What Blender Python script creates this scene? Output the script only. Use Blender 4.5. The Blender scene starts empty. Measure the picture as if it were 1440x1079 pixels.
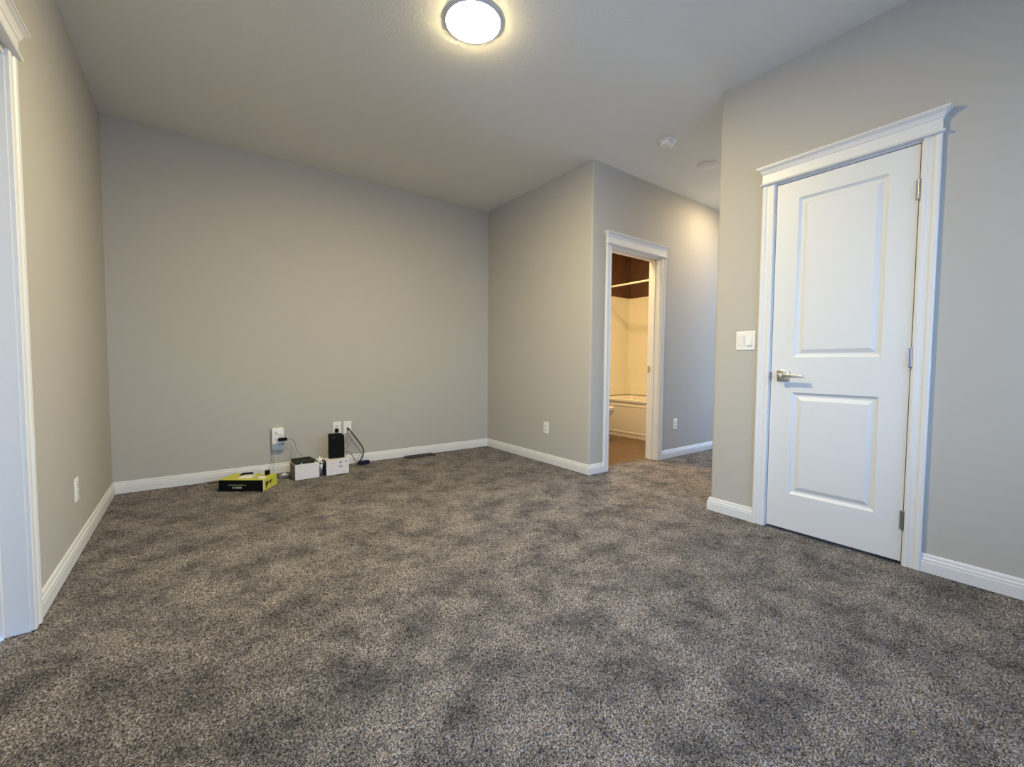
import bpy, bmesh, math, random
import numpy as np
from mathutils import Vector, Matrix, noise

random.seed(7)
sc = bpy.context.scene
COL = sc.collection

# ------------------------------------------------------------------ camera
CAM = Vector((0.4961, -4.2621, 0.986))
YAW, PITCH, ROLL, FPX = 0.6378, -0.0474, 0.0065, 605.0
fw = Vector((math.sin(YAW)*math.cos(PITCH), math.cos(YAW)*math.cos(PITCH), math.sin(PITCH)))
rt = Vector((math.cos(YAW), -math.sin(YAW), 0.0))
up = rt.cross(fw)
r2 = rt*math.cos(ROLL) + up*math.sin(ROLL)
u2 = up*math.cos(ROLL) - rt*math.sin(ROLL)
cd = bpy.data.cameras.new('camera')
cam = bpy.data.objects.new('camera', cd)
COL.objects.link(cam)
M = Matrix.Identity(4)
for i in range(3):
    M[i][0], M[i][1], M[i][2], M[i][3] = r2[i], u2[i], -fw[i], CAM[i]
cam.matrix_world = M
cd.sensor_width = 36.0
cd.lens = 36.0*FPX/1440.0
cd.clip_start = 0.02
sc.camera = cam

# ------------------------------------------------------------------ world, exposure
def new_world():
    w = bpy.data.worlds.new('sky')
    sc.world = w
    w.use_nodes = True
    nt = w.node_tree
    nt.nodes.clear()
    out = nt.nodes.new('ShaderNodeOutputWorld')
    bg = nt.nodes.new('ShaderNodeBackground')
    tc = nt.nodes.new('ShaderNodeTexCoord')
    sep = nt.nodes.new('ShaderNodeSeparateXYZ')
    ramp = nt.nodes.new('ShaderNodeValToRGB')
    mr = nt.nodes.new('ShaderNodeMapRange')
    mr.inputs['From Min'].default_value = -1
    mr.inputs['From Max'].default_value = 1
    e = ramp.color_ramp.elements
    e[0].position, e[0].color = 0.45, (0.34, 0.38, 0.44, 1)
    e[1].position, e[1].color = 0.52, (0.53, 0.77, 1.16, 1)
    x = e.new(0.85); x.color = (0.39, 0.60, 1.10, 1)
    nt.links.new(tc.outputs['Generated'], sep.inputs[0])
    nt.links.new(sep.outputs['Z'], mr.inputs['Value'])
    nt.links.new(mr.outputs[0], ramp.inputs[0])
    nt.links.new(ramp.outputs[0], bg.inputs['Color'])
    bg.inputs['Strength'].default_value = SKY
    nt.links.new(bg.outputs[0], out.inputs[0])
SKY = 7.3
LAMP_MAIN = 415.0
LAMP_HALL = 75.0
LAMP_BATH = 300.0
new_world()
vs = sc.view_settings
vs.view_transform = 'Standard'
vs.look = 'None'
vs.gamma = 1.0
vs.use_curve_mapping = False
vs.exposure = 0.0
sc.cycles.use_denoising = True
sc.cycles.max_bounces = 10
sc.cycles.diffuse_bounces = 6
sc.cycles.sample_clamp_indirect = 8.0

# rear window: the daylight of the room; a portal guides sky sampling
PY0, PY1, PH = -2.0, -2.82, 2.035          # closet doorway in the left wall
WX0, WX1, WZ0, WZ1 = 0.45, 2.95, 0.62, 2.30   # window in the rear wall
YREAR = -5.3
pl = bpy.data.lights.new('window_portal', 'AREA')
pl.shape = 'RECTANGLE'
pl.size = WX1-WX0-0.1
pl.size_y = WZ1-WZ0-0.1
pl.cycles.is_portal = True
po = bpy.data.objects.new('window_portal', pl)
po.location = ((WX0+WX1)/2, YREAR-0.16, (WZ0+WZ1)/2)
po.rotation_euler = (math.pi/2, 0, 0)
COL.objects.link(po)
# window in the left wall behind the camera
LY0, LY1, LZ0, LZ1 = -3.15, -4.10, 0.45, 2.20
pw = bpy.data.lights.new('side_portal', 'AREA')
pw.shape = 'RECTANGLE'
pw.size = LZ1-LZ0-0.1
pw.size_y = LY0-LY1-0.1
pw.cycles.is_portal = True
pwo = bpy.data.objects.new('side_portal', pw)
pwo.location = (-0.16, (LY0+LY1)/2, (LZ0+LZ1)/2)
pwo.rotation_euler = (0, -math.pi/2, 0)
COL.objects.link(pwo)
# narrow window at the end of the hall
HY0, HY1, HZ0, HZ1 = -2.68, -1.68, 0.06, 2.55
ph = bpy.data.lights.new('hall_portal', 'AREA')
ph.shape = 'RECTANGLE'
ph.size = HZ1-HZ0-0.06
ph.size_y = HY1-HY0-0.06
ph.cycles.is_portal = True
pho = bpy.data.objects.new('hall_portal', ph)
pho.location = (6.06+0.10, (HY0+HY1)/2, (HZ0+HZ1)/2)
pho.rotation_euler = (0, math.pi/2, 0)
COL.objects.link(pho)

# ------------------------------------------------------------------ materials
def mat(name, col, rough=0.5, metal=0.0, spec=0.5, noise_scale=None, noise_amt=0.0, bump=0.0,
        bump_scale=200.0, emit=None, emit_s=0.0, coat=0.0):
    m = bpy.data.materials.new(name)
    m.use_nodes = True
    nt = m.node_tree
    b = nt.nodes['Principled BSDF']
    b.inputs['Base Color'].default_value = (*col, 1)
    b.inputs['Roughness'].default_value = rough
    b.inputs['Metallic'].default_value = metal
    b.inputs['Specular IOR Level'].default_value = spec
    b.inputs['Coat Weight'].default_value = coat
    tc = nt.nodes.new('ShaderNodeTexCoord')
    if noise_scale:
        n = nt.nodes.new('ShaderNodeTexNoise')
        n.inputs['Scale'].default_value = noise_scale
        n.inputs['Detail'].default_value = 4
        nt.links.new(tc.outputs['Object'], n.inputs['Vector'])
        mx = nt.nodes.new('ShaderNodeMix')
        mx.data_type = 'RGBA'
        mx.inputs['A'].default_value = (*[c*(1-noise_amt) for c in col], 1)
        mx.inputs['B'].default_value = (*[min(1, c*(1+noise_amt)) for c in col], 1)
        nt.links.new(n.outputs[0], mx.inputs['Factor'])
        nt.links.new(mx.outputs['Result'], b.inputs['Base Color'])
    if bump > 0:
        n2 = nt.nodes.new('ShaderNodeTexNoise')
        n2.inputs['Scale'].default_value = bump_scale
        n2.inputs['Detail'].default_value = 3
        nt.links.new(tc.outputs['Object'], n2.inputs['Vector'])
        bp = nt.nodes.new('ShaderNodeBump')
        bp.inputs['Strength'].default_value = bump
        bp.inputs['Distance'].default_value = 0.002
        nt.links.new(n2.outputs[0], bp.inputs['Height'])
        nt.links.new(bp.outputs[0], b.inputs['Normal'])
    if emit:
        b.inputs['Emission Color'].default_value = (*emit, 1)
        b.inputs['Emission Strength'].default_value = emit_s
    return m

WALL = mat('wall_paint', (0.465, 0.446, 0.412), 0.75, spec=0.25, noise_scale=3, noise_amt=0.012, bump=0.12, bump_scale=160)
CEIL = mat('ceiling_paint', (0.78, 0.76, 0.69), 0.9, spec=0.1, noise_scale=4, noise_amt=0.01, bump=0.45, bump_scale=70)
TRIM = mat('trim_paint', (0.715, 0.715, 0.715), 0.40, spec=0.45, noise_scale=6, noise_amt=0.008)
DOORM = mat('door_paint', (0.69, 0.70, 0.71), 0.44, spec=0.4, noise_scale=5, noise_amt=0.008)
PLASTIC = mat('white_plastic', (0.80, 0.79, 0.76), 0.35, noise_scale=20, noise_amt=0.01)
PLASTIC2 = mat('white_plastic_greyer', (0.70, 0.69, 0.67), 0.4)  # slightly darker white for the small fittings
SLOT = mat('dark_slot', (0.05, 0.05, 0.05), 0.6)
NICKEL = mat('satin_nickel', (0.66, 0.64, 0.60), 0.28, metal=1.0, noise_scale=60, noise_amt=0.03)
DARKMETAL = mat('dull_hinge_metal', (0.36, 0.36, 0.37), 0.35, metal=1.0, noise_scale=60, noise_amt=0.05)
BLACK = mat('black_plastic', (0.004, 0.004, 0.0045), 0.7, spec=0.15, noise_scale=30, noise_amt=0.2)
OLIVE = mat('dark_olive_plastic', (0.022, 0.024, 0.013), 0.55, spec=0.25, noise_scale=30, noise_amt=0.2)
NAVY = mat('navy_plastic', (0.010, 0.011, 0.03), 0.6, spec=0.2, noise_scale=30, noise_amt=0.2)
CARD = mat('white_carton_board', (0.72, 0.69, 0.72), 0.7, noise_scale=14, noise_amt=0.05)
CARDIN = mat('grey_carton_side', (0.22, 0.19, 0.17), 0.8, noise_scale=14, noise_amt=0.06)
CARDSHADE = mat('shaded_carton_side', (0.035, 0.035, 0.06), 0.7, noise_scale=14, noise_amt=0.1)  # shadow on the right carton's left face, put into a dark navy colour
PRINT = mat('grey_print', (0.42, 0.40, 0.46), 0.7, noise_scale=60, noise_amt=0.15)
PRINTDK = mat('dark_print', (0.12, 0.11, 0.20), 0.7, noise_scale=60, noise_amt=0.15)
LIME = mat('lime_carton', (0.56, 0.56, 0.06), 0.55, noise_scale=25, noise_amt=0.12)
BOXBLK = mat('black_carton', (0.004, 0.004, 0.005), 0.7, spec=0.15, noise_scale=25, noise_amt=0.3)
LETTER = mat('pale_lettering', (0.30, 0.36, 0.22), 0.6, noise_scale=80, noise_amt=0.2)
LETTER2 = mat('bright_lettering', (0.45, 0.52, 0.36), 0.6, noise_scale=80, noise_amt=0.2)
PAPER = mat('cream_paper', (0.74, 0.71, 0.60), 0.8, noise_scale=40, noise_amt=0.06)
CORDGREY = mat('grey_cord', (0.22, 0.22, 0.23), 0.5, noise_scale=60, noise_amt=0.1)
CORDWHITE = mat('white_cord', (0.55, 0.54, 0.50), 0.5, noise_scale=60, noise_amt=0.06)
CORDBLACK = mat('black_cord', (0.03, 0.03, 0.035), 0.5, noise_scale=60, noise_amt=0.2)
FILM = mat('clear_plastic_film', (0.80, 0.82, 0.80), 0.15, noise_scale=60, noise_amt=0.25, bump=0.6, bump_scale=90)
REGI = mat('bronze_register', (0.045, 0.038, 0.032), 0.5, metal=0.3, noise_scale=40, noise_amt=0.2)
REGIRIM = mat('taupe_register_rim', (0.20, 0.18, 0.16), 0.5, noise_scale=40, noise_amt=0.1)
ACRYL = mat('white_acrylic', (0.78, 0.76, 0.70), 0.22, noise_scale=3, noise_amt=0.015, coat=0.2)
PORC = mat('white_porcelain', (0.78, 0.76, 0.73), 0.12, noise_scale=4, noise_amt=0.01, coat=0.4)
CHROME = mat('chrome', (0.85, 0.84, 0.82), 0.12, metal=1.0, noise_scale=30, noise_amt=0.02)
RODM = mat('white_rod', (0.82, 0.80, 0.76), 0.3, noise_scale=20, noise_amt=0.02)
PATIOM = mat('white_vinyl', (0.80, 0.81, 0.82), 0.35, noise_scale=8, noise_amt=0.01)
DECK = mat('pale_concrete', (0.55, 0.55, 0.55), 0.9, noise_scale=3, noise_amt=0.1)
LAMPGLASS = mat('lit_opal_glass', (0.9, 0.88, 0.84), 0.3, noise_scale=10, noise_amt=0.01, emit=(1.0, 0.82, 0.43), emit_s=LAMP_MAIN)
HALLGLASS = mat('lit_opal_glass_warm', (0.9, 0.88, 0.84), 0.3, noise_scale=10, noise_amt=0.01, emit=(1.0, 0.77, 0.46), emit_s=LAMP_HALL)
BATHGLASS = mat('lit_frosted_shade', (0.9, 0.85, 0.78), 0.3, noise_scale=10, noise_amt=0.01, emit=(1.0, 0.66, 0.27), emit_s=LAMP_BATH)

def glass_mat():
    m = bpy.data.materials.new('window_glass')
    m.use_nodes = True
    nt = m.node_tree
    nt.nodes.clear()
    out = nt.nodes.new('ShaderNodeOutputMaterial')
    tr = nt.nodes.new('ShaderNodeBsdfTransparent')
    tr.inputs[0].default_value = (0.95, 0.97, 0.97, 1)
    gl = nt.nodes.new('ShaderNodeBsdfGlossy')
    gl.inputs['Roughness'].default_value = 0.02
    fr = nt.nodes.new('ShaderNodeFresnel')
    fr.inputs['IOR'].default_value = 1.3
    mx = nt.nodes.new('ShaderNodeMixShader')
    nt.links.new(fr.outputs[0], mx.inputs[0])
    nt.links.new(tr.outputs[0], mx.inputs[1])
    nt.links.new(gl.outputs[0], mx.inputs[2])
    nt.links.new(mx.outputs[0], out.inputs[0])
    return m
GLASS = glass_mat()

def carpet_mat():
    m = bpy.data.materials.new('carpet_pile')
    m.use_nodes = True
    nt = m.node_tree
    b = nt.nodes['Principled BSDF']
    b.inputs['Roughness'].default_value = 1.0
    b.inputs['Specular IOR Level'].default_value = 0.05
    b.inputs['Sheen Weight'].default_value = 0.15
    b.inputs['Sheen Roughness'].default_value = 0.6
    tc = nt.nodes.new('ShaderNodeTexCoord')
    def nz(scale, detail, rough=0.5):
        n = nt.nodes.new('ShaderNodeTexNoise')
        n.inputs['Scale'].default_value = scale
        n.inputs['Detail'].default_value = detail
        n.inputs['Roughness'].default_value = rough
        nt.links.new(tc.outputs['Object'], n.inputs['Vector'])
        return n
    fine = nz(190, 2.5, 0.65)
    r1 = nt.nodes.new('ShaderNodeValToRGB')
    e = r1.color_ramp.elements
    e[0].position, e[0].color = 0.36, (0.020, 0.017, 0.015, 1)
    e[1].position, e[1].color = 0.65, (0.40, 0.36, 0.322, 1)
    k = e.new(0.5); k.color = (0.135, 0.118, 0.105, 1)
    nt.links.new(fine.outputs[0], r1.inputs[0])
    # shading of the brushed pile lay, painted in as light and dark patches
    big = nz(5.2, 6.0, 0.70)
    r2 = nt.nodes.new('ShaderNodeValToRGB')
    e = r2.color_ramp.elements
    e[0].position, e[0].color = 0.37, (0.42, 0.42, 0.43, 1)
    e[1].position, e[1].color = 0.60, (1.16, 1.15, 1.14, 1)
    nt.links.new(big.outputs[0], r2.inputs[0])
    mx = nt.nodes.new('ShaderNodeMix')
    mx.data_type = 'RGBA'
    mx.blend_type = 'MULTIPLY'
    mx.inputs['Factor'].default_value = 1.0
    nt.links.new(r1.outputs[0], mx.inputs['A'])
    nt.links.new(r2.outputs[0], mx.inputs['B'])
    nt.links.new(mx.outputs['Result'], b.inputs['Base Color'])
    return m
CARPET = carpet_mat()

def tile_mat(name, c1, c2, grout, w, h, rough=0.35, vert=True):
    m = bpy.data.materials.new(name)
    m.use_nodes = True
    nt = m.node_tree
    b = nt.nodes['Principled BSDF']
    b.inputs['Roughness'].default_value = rough
    tc = nt.nodes.new('ShaderNodeTexCoord')
    br = nt.nodes.new('ShaderNodeTexBrick')
    br.offset = 0.0
    br.inputs['Scale'].default_value = 1.0
    br.inputs['Brick Width'].default_value = w
    br.inputs['Row Height'].default_value = h
    br.inputs['Mortar Size'].default_value = 0.003
    br.inputs['Color1'].default_value = (*c1, 1)
    br.inputs['Color2'].default_value = (*c2, 1)
    br.inputs['Mortar'].default_value = (*grout, 1)
    if vert:
        sep = nt.nodes.new('ShaderNodeSeparateXYZ')
        ad = nt.nodes.new('ShaderNodeMath'); ad.operation = 'ADD'
        cb = nt.nodes.new('ShaderNodeCombineXYZ')
        nt.links.new(tc.outputs['Object'], sep.inputs[0])
        nt.links.new(sep.outputs['X'], ad.inputs[0])
        nt.links.new(sep.outputs['Y'], ad.inputs[1])
        nt.links.new(ad.outputs[0], cb.inputs['X'])
        nt.links.new(sep.outputs['Z'], cb.inputs['Y'])
        nt.links.new(cb.outputs[0], br.inputs['Vector'])
    else:
        nt.links.new(tc.outputs['Object'], br.inputs['Vector'])
    n = nt.nodes.new('ShaderNodeTexNoise')
    n.inputs['Scale'].default_value = 7
    n.inputs['Detail'].default_value = 5
    nt.links.new(tc.outputs['Object'], n.inputs['Vector'])
    mr = nt.nodes.new('ShaderNodeMapRange')
    mr.inputs['To Min'].default_value = 0.6
    mr.inputs['To Max'].default_value = 1.4
    nt.links.new(n.outputs[0], mr.inputs['Value'])
    mx = nt.nodes.new('ShaderNodeMix')
    mx.data_type = 'RGBA'
    mx.blend_type = 'MULTIPLY'
    mx.inputs['Factor'].default_value = 1.0
    nt.links.new(br.outputs['Color'], mx.inputs['A'])
    nt.links.new(mr.outputs[0], mx.inputs['B'])
    nt.links.new(mx.outputs['Result'], b.inputs['Base Color'])
    return m
BROWNTILE = tile_mat('brown_wall_tile', (0.10, 0.046, 0.026), (0.12, 0.056, 0.032), (0.15, 0.08, 0.05), 0.33, 0.33, 0.3)
FLOORTILE = tile_mat('brown_floor_tile', (0.13, 0.080, 0.047), (0.15, 0.092, 0.055), (0.10, 0.064, 0.04), 0.40, 0.40, 0.4, vert=False)

# ------------------------------------------------------------------ mesh helpers
class MB:
    def __init__(self):
        self.bm = bmesh.new()
    def quad(self, *pts, mi=0):
        f = self.bm.faces.new([self.bm.verts.new(p) for p in pts])
        f.material_index = mi
        return f
    def box(self, x0, x1, y0, y1, z0, z1, bev=0.0, seg=2, mi=0, mtx=None):
        b2 = bmesh.new()
        bmesh.ops.create_cube(b2, size=1.0)
        for v in b2.verts:
            v.co = Vector(((x0+x1)/2 + v.co.x*(x1-x0), (y0+y1)/2 + v.co.y*(y1-y0), (z0+z1)/2 + v.co.z*(z1-z0)))
        if bev > 0:
            bmesh.ops.bevel(b2, geom=b2.edges[:], offset=bev, segments=seg, profile=0.5, affect='EDGES')
        self._merge(b2, mi, mtx)
        return self
    def _merge(self, b2, mi=0, mtx=None):
        mp = {}
        for v in b2.verts:
            mp[v] = self.bm.verts.new(mtx @ v.co if mtx else v.co)
        for f in b2.faces:
            try:
                nf = self.bm.faces.new([mp[v] for v in f.verts])
                nf.material_index = mi if mi else f.material_index
            except ValueError:
                pass
        b2.free()
    def rings(self, rings, closed=True, cap=True, mi=0):
        vs_ = [[self.bm.verts.new(p) for p in r] for r in rings]
        n = len(rings[0])
        for a, b in zip(vs_[:-1], vs_[1:]):
            for i in range(n if closed else n-1):
                j = (i+1) % n
                f = self.bm.faces.new((a[i], a[j], b[j], b[i]))
                f.material_index = mi
        if cap:
            for r in (vs_[0], vs_[-1]):
                try:
                    f = self.bm.faces.new(r); f.material_index = mi
                except ValueError:
                    pass
        return self
    def lathe(self, prof, c=(0, 0, 0), axis='Z', seg=40, mi=0, cap=True):
        rr = []
        for (r, h) in prof:
            ring = []
            for k in range(seg):
                a = 2*math.pi*k/seg
                p, q = r*math.cos(a), r*math.sin(a)
                if axis == 'Z': v = (p, q, h)
                elif axis == 'X': v = (h, p, q)
                else: v = (q, h, p)
                ring.append((c[0]+v[0], c[1]+v[1], c[2]+v[2]))
            rr.append(ring)
        return self.rings(rr, cap=cap, mi=mi)
    def tube(self, pts, r, seg=8, smooth=8, mi=0):
        P = [Vector(p) for p in pts]
        if smooth and len(P) > 2:
            Q = []
            ext = [P[0]*2-P[1]] + P + [P[-1]*2-P[-2]]
            for i in range(1, len(ext)-2):
                p0, p1, p2, p3 = ext[i-1:i+3]
                for s in range(smooth):
                    t = s/smooth
                    Q.append(0.5*((2*p1) + (p2-p0)*t + (2*p0-5*p1+4*p2-p3)*t*t + (3*p1-p0-3*p2+p3)*t**3))
            Q.append(P[-1]); P = Q
        rr = []
        n_prev = None
        for i, p in enumerate(P):
            t = (P[min(i+1, len(P)-1)] - P[max(i-1, 0)])
            t = t.normalized() if t.length > 1e-9 else Vector((0, 0, 1))
            if n_prev is None:
                a = Vector((0, 0, 1)) if abs(t.z) < .9 else Vector((1, 0, 0))
                nrm = t.cross(a).normalized()
            else:
                nrm = (n_prev - t*n_prev.dot(t))
                nrm = nrm.normalized() if nrm.length > 1e-6 else t.cross(Vector((0.3, 0.8, 0.5))).normalized()
            n_prev = nrm
            b = t.cross(nrm)
            rad = r(i/(len(P)-1)) if callable(r) else r
            rr.append([p + (nrm*math.cos(2*math.pi*k/seg) + b*math.sin(2*math.pi*k/seg))*rad for k in range(seg)])
        return self.rings(rr, mi=mi)
    def prism(self, poly, z0, z1, mi=0):
        n = len(poly)
        a = [self.bm.verts.new((p[0], p[1], z0)) for p in poly]
        b = [self.bm.verts.new((p[0], p[1], z1)) for p in poly]
        for i in range(n):
            j = (i+1) % n
            self.bm.faces.new((a[i], a[j], b[j], b[i])).material_index = mi
        self.bm.faces.new(a[::-1]).material_index = mi
        self.bm.faces.new(b).material_index = mi
        return self
    def build(self, name, mats, parent=None, smooth=False, loc=None):
        bmesh.ops.recalc_face_normals(self.bm, faces=self.bm.faces[:])
        me = bpy.data.meshes.new(name)
        self.bm.to_mesh(me)
        self.bm.free()
        if not isinstance(mats, (list, tuple)):
            mats = [mats]
        for m in mats:
            me.materials.append(m)
        if smooth:
            for p in me.polygons:
                p.use_smooth = True
            try:
                me.set_sharp_from_angle(angle=math.radians(35))
            except Exception:
                pass
        o = bpy.data.objects.new(name, me)
        COL.objects.link(o)
        if parent:
            o.parent = parent
        if loc:
            o.location = loc
        return o

def struct(o):
    o['kind'] = 'structure'
    return o
def tag(o, label, cat, group=None):
    o['label'] = label
    o['category'] = cat
    if group:
        o['group'] = group
    return o
def thing(name, label, cat, loc=(0, 0, 0), rotz=0.0, group=None):
    o = bpy.data.objects.new(name, None)
    o.empty_display_size = 0.05
    COL.objects.link(o)
    o.location = loc
    o.rotation_euler = (0, 0, rotz)
    return tag(o, label, cat, group)
def holder(name, loc=(0, 0, 0)):
    o = bpy.data.objects.new(name, None)
    o.empty_display_size = 0.05
    COL.objects.link(o)
    o.location = loc
    return struct(o)

def offset_path(pts, d):
    """shift an open 2D polyline to its left by d, mitred"""
    out = []
    n = len(pts)
    for i in range(n):
        ns = []
        if i > 0:
            a = Vector(pts[i]) - Vector(pts[i-1]); a.normalize(); ns.append(Vector((-a.y, a.x)))
        if i < n-1:
            a = Vector(pts[i+1]) - Vector(pts[i]); a.normalize(); ns.append(Vector((-a.y, a.x)))
        if len(ns) == 1:
            m = ns[0]
        else:
            m = (ns[0]+ns[1]); m = m / max(1e-6, m.dot(ns[0]))
        out.append((pts[i][0]+m.x*d, pts[i][1]+m.y*d))
    return out

BASEPROF = [(0.0, 0.0), (0.014, 0.0), (0.014, 0.050), (0.0125, 0.054), (0.0125, 0.064), (0.0085, 0.070),
            (0.0085, 0.078), (0.006, 0.086), (0.0, 0.088)]
def baseboard(name, pts, side=1):
    mb = MB()
    cols = [offset_path(pts, side*d) for d, z in BASEPROF]
    rings = []
    for i in range(len(pts)):
        rings.append([(cols[k][i][0], cols[k][i][1], BASEPROF[k][1]) for k in range(len(BASEPROF))])
    mb.rings(rings)
    return struct(mb.build(name, TRIM))

# ------------------------------------------------------------------ dimensions
H = 2.74
XR = 3.297          # alcove side wall and right wall lie in one plane
YB = -1.637         # hall wall with the bathroom door
YR = -2.750         # end of the right wall / other side of the hall
YREAR = -5.3
XHALL = 6.06
BX0, BX1, BY = 3.425, 5.89, -1.507   # bathroom inside
T = 0.13
WT = 0.22           # outside wall

# ------------------------------------------------------------------ shell
def arc(cx, cy, r, a0, a1, n=6):
    return [(cx+r*math.cos(math.radians(a0+(a1-a0)*i/n)), cy+r*math.sin(math.radians(a0+(a1-a0)*i/n))) for i in range(n+1)]

# left wall with a doorway
ZB = -0.06
m = MB()
m.box(-WT, 0, PY0, WT, ZB, H)
m.box(-WT, 0, PY1, PY0, PH, H)
m.box(-WT, 0, YREAR-WT, LY1, ZB, H); m.box(-WT, 0, LY0, PY1, ZB, H)
m.box(-WT, 0, LY1, LY0, ZB, LZ0); m.box(-WT, 0, LY1, LY0, LZ1, H)
struct(m.build('wall_left', WALL))
m = MB(); m.box(0, XHALL+T, 0, WT, ZB, H)
struct(m.build('wall_back', WALL))
m = MB()
m.box(0, WX0, YREAR-WT, YREAR, ZB, H); m.box(WX1, XR+1.0, YREAR-WT, YREAR, ZB, H)
m.box(WX0, WX1, YREAR-WT, YREAR, ZB, WZ0); m.box(WX0, WX1, YREAR-WT, YREAR, WZ1, H)
struct(m.build('wall_rear', WALL))
# alcove wall + hall wall: one L with a rounded corner and the bathroom doorway
DX0, DX1, DH = 3.545, 4.283, 2.035
r = 0.018
corner = arc(XR+r, YB+r, r, 180, 270)
m = MB()
m.prism([(XR, 0)] + corner + [(DX0-0.018, YB), (DX0-0.018, BY), (BX0, BY), (BX0, 0)], ZB, H)
m.box(DX0-0.018, DX1+0.018, YB, BY, DH+0.018, H)
m.box(DX1+0.018, XHALL, YB, BY, ZB, H)
struct(m.build('wall_alcove', WALL, smooth=True))
# right wall with closet doorway, rounded end
CY0, CY1, CH = -3.103, -3.735, 2.045      # clear opening between jambs
corner = arc(XR+r, YR-r, r, 90, 180)
m = MB()
m.prism([(XHALL, YR), ] + corner + [(XR, CY0+0.018), (XR+T, CY0+0.018), (XR+T, YR-T), (XHALL, YR-T)], ZB, H)
m.box(XR, XR+T, CY1-0.018, CY0+0.018, CH+0.018, H)
m.box(XR, XR+T, YREAR, CY1-0.018, ZB, H)
m.box(XR+0.6, XR+0.65, -4.2, YR-T, ZB, H)       # back of the closet
struct(m.build('wall_right', WALL, smooth=True))
m = MB()
m.box(XHALL, XHALL+T, YR-T, HY0, ZB, H); m.box(XHALL, XHALL+T, HY1, BY, ZB, H)
m.box(XHALL, XHALL+T, HY0, HY1, ZB, HZ0); m.box(XHALL, XHALL+T, HY0, HY1, HZ1, H)
struct(m.build('wall_hall', WALL))
# bathroom side wall behind the tub
m = MB(); m.box(BX1, BX1+T, BY, 0, ZB, H)
struct(m.build('wall_bathroom', WALL))
m = MB(); m.box(-WT, XHALL+T, YREAR-WT, WT, H, H+0.12)
struct(m.build('ceiling', CEIL))

# ------------------------------------------------------------------ carpet floor: displaced tufts
def grid_patch(x0, x1, y0, y1, s, V, F, base):
    nx = int(round((x1-x0)/s))+1
    ny = int(round((y1-y0)/s))+1
    X, Y = np.meshgrid(np.linspace(x0, x1, nx), np.linspace(y0, y1, ny))
    rng = np.random.default_rng(int(abs(x0*97+y0*31))+5)
    N = rng.standard_normal((ny, nx))
    # clumps: blend of raw and 3x3 averaged noise
    Pd = np.pad(N, 1, mode='edge')
    S = sum(Pd[i:i+ny, j:j+nx] for i in range(3) for j in range(3))/3.0
    Z = -0.005 + 0.0017*np.clip(N, -2, 2) + 0.0019*np.clip(S, -2, 2)
    Z = np.minimum(Z, 0.002)
    JX = rng.uniform(-.4, .4, (ny, nx))*s
    JY = rng.uniform(-.4, .4, (ny, nx))*s
    for A in (JX, JY):
        A[0, :] = A[-1, :] = 0; A[:, 0] = A[:, -1] = 0
    Z[0, :] = Z[-1, :] = -0.006
    Z[:, 0] = Z[:, -1] = -0.006
    co = np.stack([X+JX, Y+JY, Z], -1).reshape(-1, 3)
    idx = np.arange(nx*ny).reshape(ny, nx) + base
    q = np.stack([idx[:-1, :-1], idx[:-1, 1:], idx[1:, 1:], idx[1:, :-1]], -1).reshape(-1, 4)
    V.append(co); F.append(q)
    return base + nx*ny
V, F = [], []
b = 0
b = grid_patch(-0.07, XR+0.005, -4.30, -2.30, 0.0042, V, F, b)
b = grid_patch(-0.07, XR+0.005, -2.30, 0.006, 0.0065, V, F, b)
b = grid_patch(XR, XHALL, YR, YB, 0.008, V, F, b)
b = grid_patch(DX0-0.01, DX1+0.01, YB, BY+0.02, 0.008, V, F, b)
b = grid_patch(-0.07, XR, YREAR, -4.30, 0.03, V, F, b)
b = grid_patch(XR, XR+0.6, -4.2, YR-T, 0.03, V, F, b)
V = np.concatenate(V); F = np.concatenate(F)
me = bpy.data.meshes.new('floor')
me.vertices.add(len(V)); me.vertices.foreach_set('co', V.astype(np.float32).ravel())
me.loops.add(F.size); me.loops.foreach_set('vertex_index', F.astype(np.int32).ravel())
me.polygons.add(len(F))
me.polygons.foreach_set('loop_start', np.arange(0, F.size, 4, dtype=np.int32))
me.update(calc_edges=True)
me.materials.append(CARPET)
fo = bpy.data.objects.new('floor', me); COL.objects.link(fo); struct(fo)
m = MB(); m.box(BX0, BX1, BY+0.02, 0, -0.05, -0.004)
struct(m.build('floor_bathroom', FLOORTILE))
m = MB(); m.box(-WT, XHALL+T, YREAR-WT, WT, -0.20, -0.06)
struct(m.build('floor_slab', DECK))

# ------------------------------------------------------------------ baseboards
CW = 0.066    # casing width
baseboard('baseboard_left', [(0, PY0+CW+0.004), (0, 0)], -1)
baseboard('baseboard_back', [(0, 0), (XR, 0)], -1)
baseboard('baseboard_alcove', [(XR, 0), (XR, YB), (DX0-CW-0.004, YB)], -1)
baseboard('baseboard_hall', [(DX1+CW+0.006, YB), (XHALL, YB)], -1)
baseboard('baseboard_right', [(XHALL, YR), (XR, YR), (XR, CY0+CW+0.002)], -1)
baseboard('baseboard_right_rear', [(XR, CY1-CW-0.002), (XR, YREAR)], -1)
baseboard('baseboard_left_rear', [(0, YREAR), (0, PY1-CW-0.004)], -1)

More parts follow.
